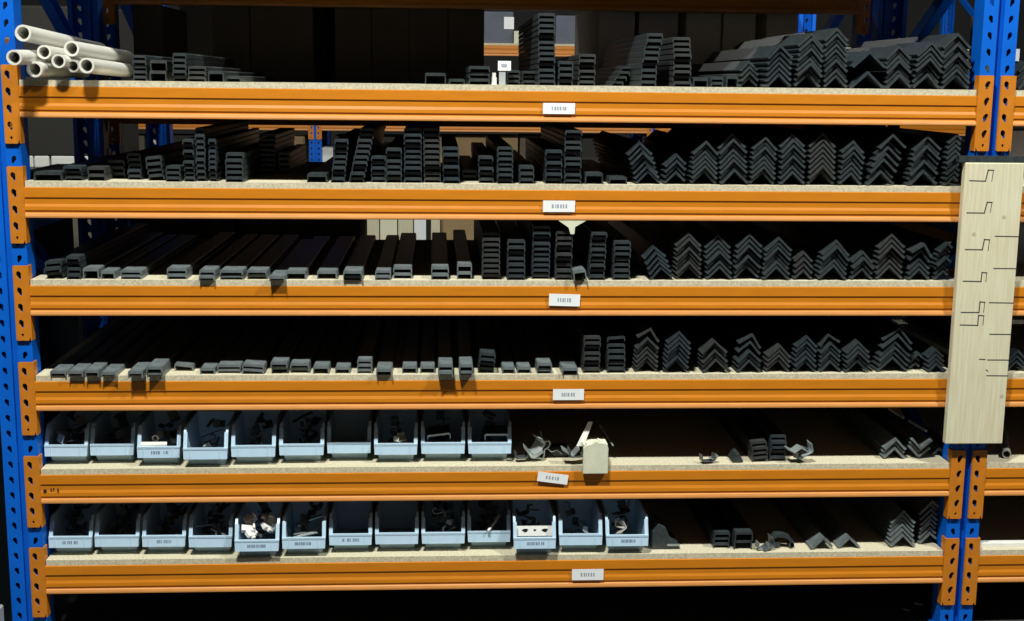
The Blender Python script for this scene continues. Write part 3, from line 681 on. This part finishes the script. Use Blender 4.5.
o = mb.build('small_bottle', WHITEP, None, (p.x, .04, Zd(1)), True); MB().tube((0, 0, .022), (0, 0, .036), .006, n=14).build('bottle_cap', WHITEP, o, smooth=True)
tag(o, 'tiny white bottle standing left of the grey tag stand', 'bottle')
# cream piece added at the front for a lit thing far behind
p = at(572, 221.5, -.004)
mb = MB(); mb.prism([(-.042, 0), (.044, 0), (.010, -.020), (.008, -.042), (-.004, -.042), (-.010, -.022)], 0, .0015)
o = mb.build('cream_stand_in', CREAM, None, (p.x, -.004, Zb(2)-BH-.0004)); tag(o, 'cream tapering piece added under the second beam for a far lit thing', 'stand-in')

# right-hand bay odds and ends
o = slab('white_tag', 1012, 1020, 49, 61, .06, .004, PAPER, 'white paper tag standing right of the blue upright, top shelf', 'tag')
o2 = slab('black_stand', 1008, 1026, 61, 86, .065, .05, BLACK2, 'black stand carrying the white tag, right of the blue upright', 'stand', Zd(1))
p, q = at(1003, 11.2, .52), at(1016, 11.1, .52)
slab('dark_carton', 1002, 1016, 12.5, 84, .45, .3, DKBOX, 'dark carton in the right-hand bay, carrying a thin white rod', 'box', Zd(1))
tag(MB().tube((0, 0, 0), q-p, .004, n=8).build('white_rod', WHITEP, None, p), 'thin white rod at the top right corner beside the blue upright', 'rod')
slab('brown_carton', 1009, 1050, 131, 156, .10, .3, GREYBOX, 'dull brown carton right of the blue upright, second shelf', 'box', Zd(2))
slab('grey_carton', 1016, 1060, 197, 246, .40, .3, GREYP, 'grey carton behind the marked board at the right edge', 'box', Zd(3))
p = at(1012, 459, .03)
mb = MB(); mb.tube((0, 0, 0), (.10, .25, 0), .014, .011, 16)
o = mb.build('grey_tube', PVCG, None, (p.x-.01, .05, Zd(5)+.0145), True); tag(o, 'grey tube lying on the deck right of the upright, fifth level', 'pipe')
p = at(976, 541, .02); q = at(1040, 540, .02)
o = MB().strip([((-.015, 0), (-.012, .0)), ((-.015, .012), (-.012, .010)), ((.015, .012), (.012, .010)), ((.015, 0), (.012, 0))], p.x, q.x+.3, 'x').build('white_bar', WHITEP, None, (0, .045, Zd(6)+.0005)); tag(o, 'white flat bar lying right of the upright, bottom level', 'metal bar')

# grey crate on the floor left of the rack
p = at(5, 603, -.05)
gc = empty('grey_crate', (p.x-.25, -.41, FLOOR)); tag(gc, 'pale grey plastic crate at the bottom left corner behind the upright', 'crate')
hh = p.z-FLOOR
mb = MB(); mb.box(-.25, .25, 0, .006, 0, hh); mb.box(-.25, .25, .344, .35, 0, hh); mb.box(-.25, -.244, 0, .35, 0, hh); mb.box(.244, .25, 0, .35, 0, hh); mb.box(-.25, .25, 0, .35, 0, .006)
mb.build('crate_body', GREYP, gc); MB().box(-.256, .256, -.006, .0, hh-.03, hh).build('crate_rim', GREYP, gc)

o = MB().box(-.215, -.165, .03, 1.1, FLOOR, -.30).build('teal_panel', mat('dark_teal', (.008, .018, .020), .6, var=.1, scale=6)); tag(o, 'dark teal panel standing on the floor left of the left upright', 'panel')

# ------------------------------------------------------------------ rack standing back to back behind
YB = 1.20
upright_frame(-POST, YB, 'dark blue upright of the rack behind, left', group=None)
upright_frame(L, YB, 'dark blue upright of the rack behind, right', group=None)
for (z, w) in ((-.056, 'lower'), (.40, 'upper')):
    beam(0, YB, z, f'shadowed orange beam of the rack behind, {w}')
    deck(0, z, f'chipboard deck of the rack behind, {w}').location.y = YB
def box_thing(x0, x1, y0, d, z0, h, m, label, flaps=True):
    r = empty('storage_carton', ((x0+x1)/2, y0, z0)); tag(r, label, 'box'); w = (x1-x0)/2
    bevel(MB().box(-w, w, 0, d, 0, h).build('carton', m, r), .004)
    if flaps:
        MB().box(-w+.004, -.002, .004, d-.004, h, h+.004).build('lid_flap', m, r); MB().box(.002, w-.004, .004, d-.004, h, h+.004).build('lid_flap', m, r)
    return r
zb = -.056+DK+.001
for k in range(5):  # cartons added to block light from the rear of the shelves
    box_thing(.01+k*.58, .58+k*.58, YB+.14, .55, FLOOR+.001, .66, DKBOX, f'light-blocking dark carton added on the floor of the rack behind, {nth(k+1)} from left')
for k, (pa, pb, h_) in enumerate(((118, 236, .48), (238, 360, .48), (362, 488, .30), (491, 610, .48), (613, 730, .48), (733, 842, .48))):  # more cartons added as light blocks behind the lower shelves
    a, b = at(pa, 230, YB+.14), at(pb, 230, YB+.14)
    box_thing(max(.01, a.x), min(L-.01, b.x), YB+.14, .55, -.99+.001, h_, DKBOX, f'light-blocking dark carton added on the low deck of the rack behind, {nth(k+1)} from left')
for k in range(2):  # tall cartons added to hide the lit far beam and keep this dark
    box_thing(L+.13+k*.7, L+.80+k*.7, YB+.14, .55, FLOOR+.001, 1.27, DKBOX, ('tall dark blocking carton added on the floor behind the right-hand bay', 'second tall dark blocking carton added behind the right-hand bay')[k])
beam(0, YB, -.991-DK, 'shadowed orange beam of the rack behind, low one'); deck(0, -.991-DK, 'chipboard deck of the rack behind, low one').location.y = YB
YF = YB+.12
def bx(pa, pb, ytop, m, label, d=.5, y=YF, z0=zb):
    a, b = at(pa, 60, y), at(pb, 60, y); zt = at((pa+pb)/2, ytop, y).z
    box_thing(a.x, b.x, y, d, z0, min(zt, .36)-z0, m, label)
yl = YB+DEPTH+.2; zc, zt_ = at(60, 168, yl).z, at(60, 156, yl).z
bx(20, 112, 168.3, DKBOX, 'dark carton on the floor far behind, carrying the white packs', y=yl, z0=FLOOR+.001)
for (pa, pb, wd) in ((21, 33, 'first'), (34, 49, 'second'), (51, 74, 'third'), (80, 106, 'fourth')):
    a, b = at(pa, 160, yl), at(pb, 160, yl)
    bevel(tag(MB().box(-(b.x-a.x)/2, (b.x-a.x)/2, 0, .4, 0, zt_-zc-.001).build('white_pack', WHITEP, None, ((a.x+b.x)/2, yl, zc+.001)), f'white pack seen at the left of the second shelf, {wd} from left', 'pack', 'white packs at the left'), .006)
bx(20, 112, -2, NEARBLACK, 'tall dark carton above white packs, behind the cream pipes', y=yl, z0=zt_+.002)
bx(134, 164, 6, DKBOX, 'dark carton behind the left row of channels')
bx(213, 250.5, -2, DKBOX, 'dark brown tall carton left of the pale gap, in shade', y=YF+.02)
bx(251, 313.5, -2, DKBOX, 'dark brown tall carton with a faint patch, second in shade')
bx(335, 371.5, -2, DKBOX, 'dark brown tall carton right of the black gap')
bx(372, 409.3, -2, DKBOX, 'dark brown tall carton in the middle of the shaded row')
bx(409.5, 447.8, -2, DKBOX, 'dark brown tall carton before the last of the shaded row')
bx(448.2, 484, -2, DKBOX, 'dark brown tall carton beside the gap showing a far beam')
bx(300, 350, -2, NEARBLACK, 'black carton in the slit between the brown cartons', y=YF+.54, d=.3)
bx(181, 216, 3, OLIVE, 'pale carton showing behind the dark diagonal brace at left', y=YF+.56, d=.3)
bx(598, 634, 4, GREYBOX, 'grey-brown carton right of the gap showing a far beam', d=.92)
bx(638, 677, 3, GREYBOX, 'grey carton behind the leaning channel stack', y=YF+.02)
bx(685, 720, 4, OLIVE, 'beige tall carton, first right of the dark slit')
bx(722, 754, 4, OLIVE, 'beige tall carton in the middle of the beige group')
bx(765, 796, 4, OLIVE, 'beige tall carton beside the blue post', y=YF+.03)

# ------------------------------------------------------------------ far rack across the next aisle
YR = 7.62
xa0 = at(309, 150, YR).x
for k in (-2, -1, 0, 1, 2):
    x0 = xa0+k*(L+POST)
    upright_frame(x0, YR, ('far blue rack upright, outermost left', 'far blue rack upright seen left of the channels', 'far blue upright seen through the second shelf', 'far rack upright seen over the leaning angle stack', 'far blue upright at the right')[k+2])
zl, zh, zz = at(520, 132.3, YR).z, at(510, 56, YR).z, at(400, 236, YR).z
for k in (-2, -1, 0, 1):
    x0 = xa0+POST+k*(L+POST); wn = ('far left', 'left', 'middle', 'right')[k+2]
    beam(x0, YR, zl+BH, f'far orange beam across the next aisle, {wn} bay, lower'); deck(x0, zl+BH, f'far chipboard deck, {wn} bay, lower').location.y = YR
    beam(x0, YR, zh+BH, f'far orange beam across the next aisle, {wn} bay, upper'); deck(x0, zh+BH, f'far chipboard deck, {wn} bay, upper').location.y = YR
    beam(x0, YR, -1.55, f'far orange beam across the next aisle, {wn} bay, lowest'); deck(x0, -1.55, f'far chipboard deck, {wn} bay, lowest').location.y = YR
def far(pa, pb, pt, zbase, m, label, d=.5, dy=.08, lid=None):
    y = YR+dy; a, b = at(pa, pt, y), at(pb, pt, y)
    r = box_thing(a.x, b.x, y, d, zbase+.001, max(.04, a.z-zbase), m, label)
    if lid: MB().box((a.x-b.x)/2-.005, (b.x-a.x)/2+.005, -.008, d, a.z-zbase-.026, a.z-zbase+.006).build('lid', lid, r)
    return r
zu = zh+BH+DK; zm = zl+BH+DK; zw = -1.55+DK
NAVY = mat('dark_grey_blue_box', (.10, .11, .15), .7, var=.1, scale=6)
fb = far(484, 513.5, 12, zu, NAVY, 'far slate-grey box with a white sheet above the far orange beam')
pa, pb = at(504, 29, YR+.076), at(514, 17, YR+.076)
MB().box(pa.x-fb.location.x, pb.x-fb.location.x, -.004, -.001, pa.z-fb.location.z, pb.z-fb.location.z).build('paper_sheet', PAPER, fb)
far(556, 600, 16, zu, NAVY, 'far slate box right of the tall channel stack')
o = slab('cream_carton', 514, 523, 31, 44, YR+.02, .2, CREAM, 'small cream carton on the far orange beam deck', 'box', zu+.001)
far(345, 440, 100, zm, OLIVE, 'far beige carton, left one behind the channel stacks'); far(446, 492, 100, zm, GREYBOX, 'far grey carton in the upper gap behind tags'); far(494, 640, 100, zm, DKBOX, 'far dark carton under the far beam')
for (pa, pb, m, top, lab) in ((116, 144, DKBOX, 136, 'far dark carton behind the left channels'), (146, 168, GREYBOX, 136, 'far dull carton behind the tilted channel'), (169, 203, NEARBLACK, 136, 'far black carton right of the dull carton'), (205, 252, NEARBLACK, 136, 'far black carton behind the tall narrow channels'),
        (254, 305, BROWN, 136, 'far grey-brown carton left of the far blue upright'), (322, 333, WHITEP, 148, 'far white box right of the far blue upright'), (335, 438, NEARBLACK, 136, 'far black carton behind the leaning channels'), (440, 518, BROWN, 136, 'far dull carton right of the leaning channels'), (520, 580, DKBOX, 136, 'far dark carton behind the middle channels'),
        (582, 622, NEARBLACK, 136, 'far black carton left of the second far upright'), (655, 770, NEARBLACK, 136, 'far black carton behind the angle stacks'), (772, 900, NEARBLACK, 136, 'second far black carton behind the angle stacks'), (902, 943, NEARBLACK, 136, 'far black carton behind the last angle stack')):
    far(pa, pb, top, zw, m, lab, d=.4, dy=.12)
# front row of the lowest far shelf, seen through the third shelf
for (pa, pb, m, lab) in ((364, 379, PLY, 'far pale wooden block, leftmost under the second beam'), (380, 397, OLIVE, 'far tan carton with white papers'), (398, 413, PLY, 'far straw-coloured carton between tan and white ones'), (414, 426, PAPER, 'far white pack in the row under the second beam'), (431, 440, PLY, 'far cream pack, rightmost of the row'), (443, 486, BROWN, 'far brown carton seen beside the channels')):
    far(pa, pb, 215, zw, m, lab, d=.10, dy=.0)

# ------------------------------------------------------------------ light
def area(name, loc, sx, sy_, power, rot=(0, 0, 0), col=(.97, 1, .93)):
    l = bpy.data.lights.new(name, 'AREA'); l.shape = 'RECTANGLE'; l.size = sx; l.size_y = sy_; l.energy = power; l.color = col
    o = bpy.data.objects.new(name, l); o.location = loc; o.rotation_euler = rot; link(o); return o
area('aisle_lamp_left', (.40, -2.7, 4.3), .55, .25, 330, (math.radians(24), 0, 0))
area('aisle_lamp_right', (5.2, -2.7, 4.3), .55, .25, 260, (math.radians(24), 0, 0))
area('next_aisle_lamp', (1.1, 5.4, 3.6), 1.2, .2, 48)
area('next_aisle_lamp_right', (4.6, 5.4, 3.6), 1.2, .2, 48)
w = bpy.data.worlds.new('world'); SC.world = w; w.use_nodes = True
w.node_tree.nodes['Background'].inputs['Color'].default_value = (.5, .55, .6, 1); w.node_tree.nodes['Background'].inputs['Strength'].default_value = .2
vs = SC.view_settings; vs.view_transform = 'Standard'; vs.look = 'None'; vs.gamma = 1; vs.use_curve_mapping = False; vs.exposure = 0.5
SC.display_settings.display_device = 'sRGB'
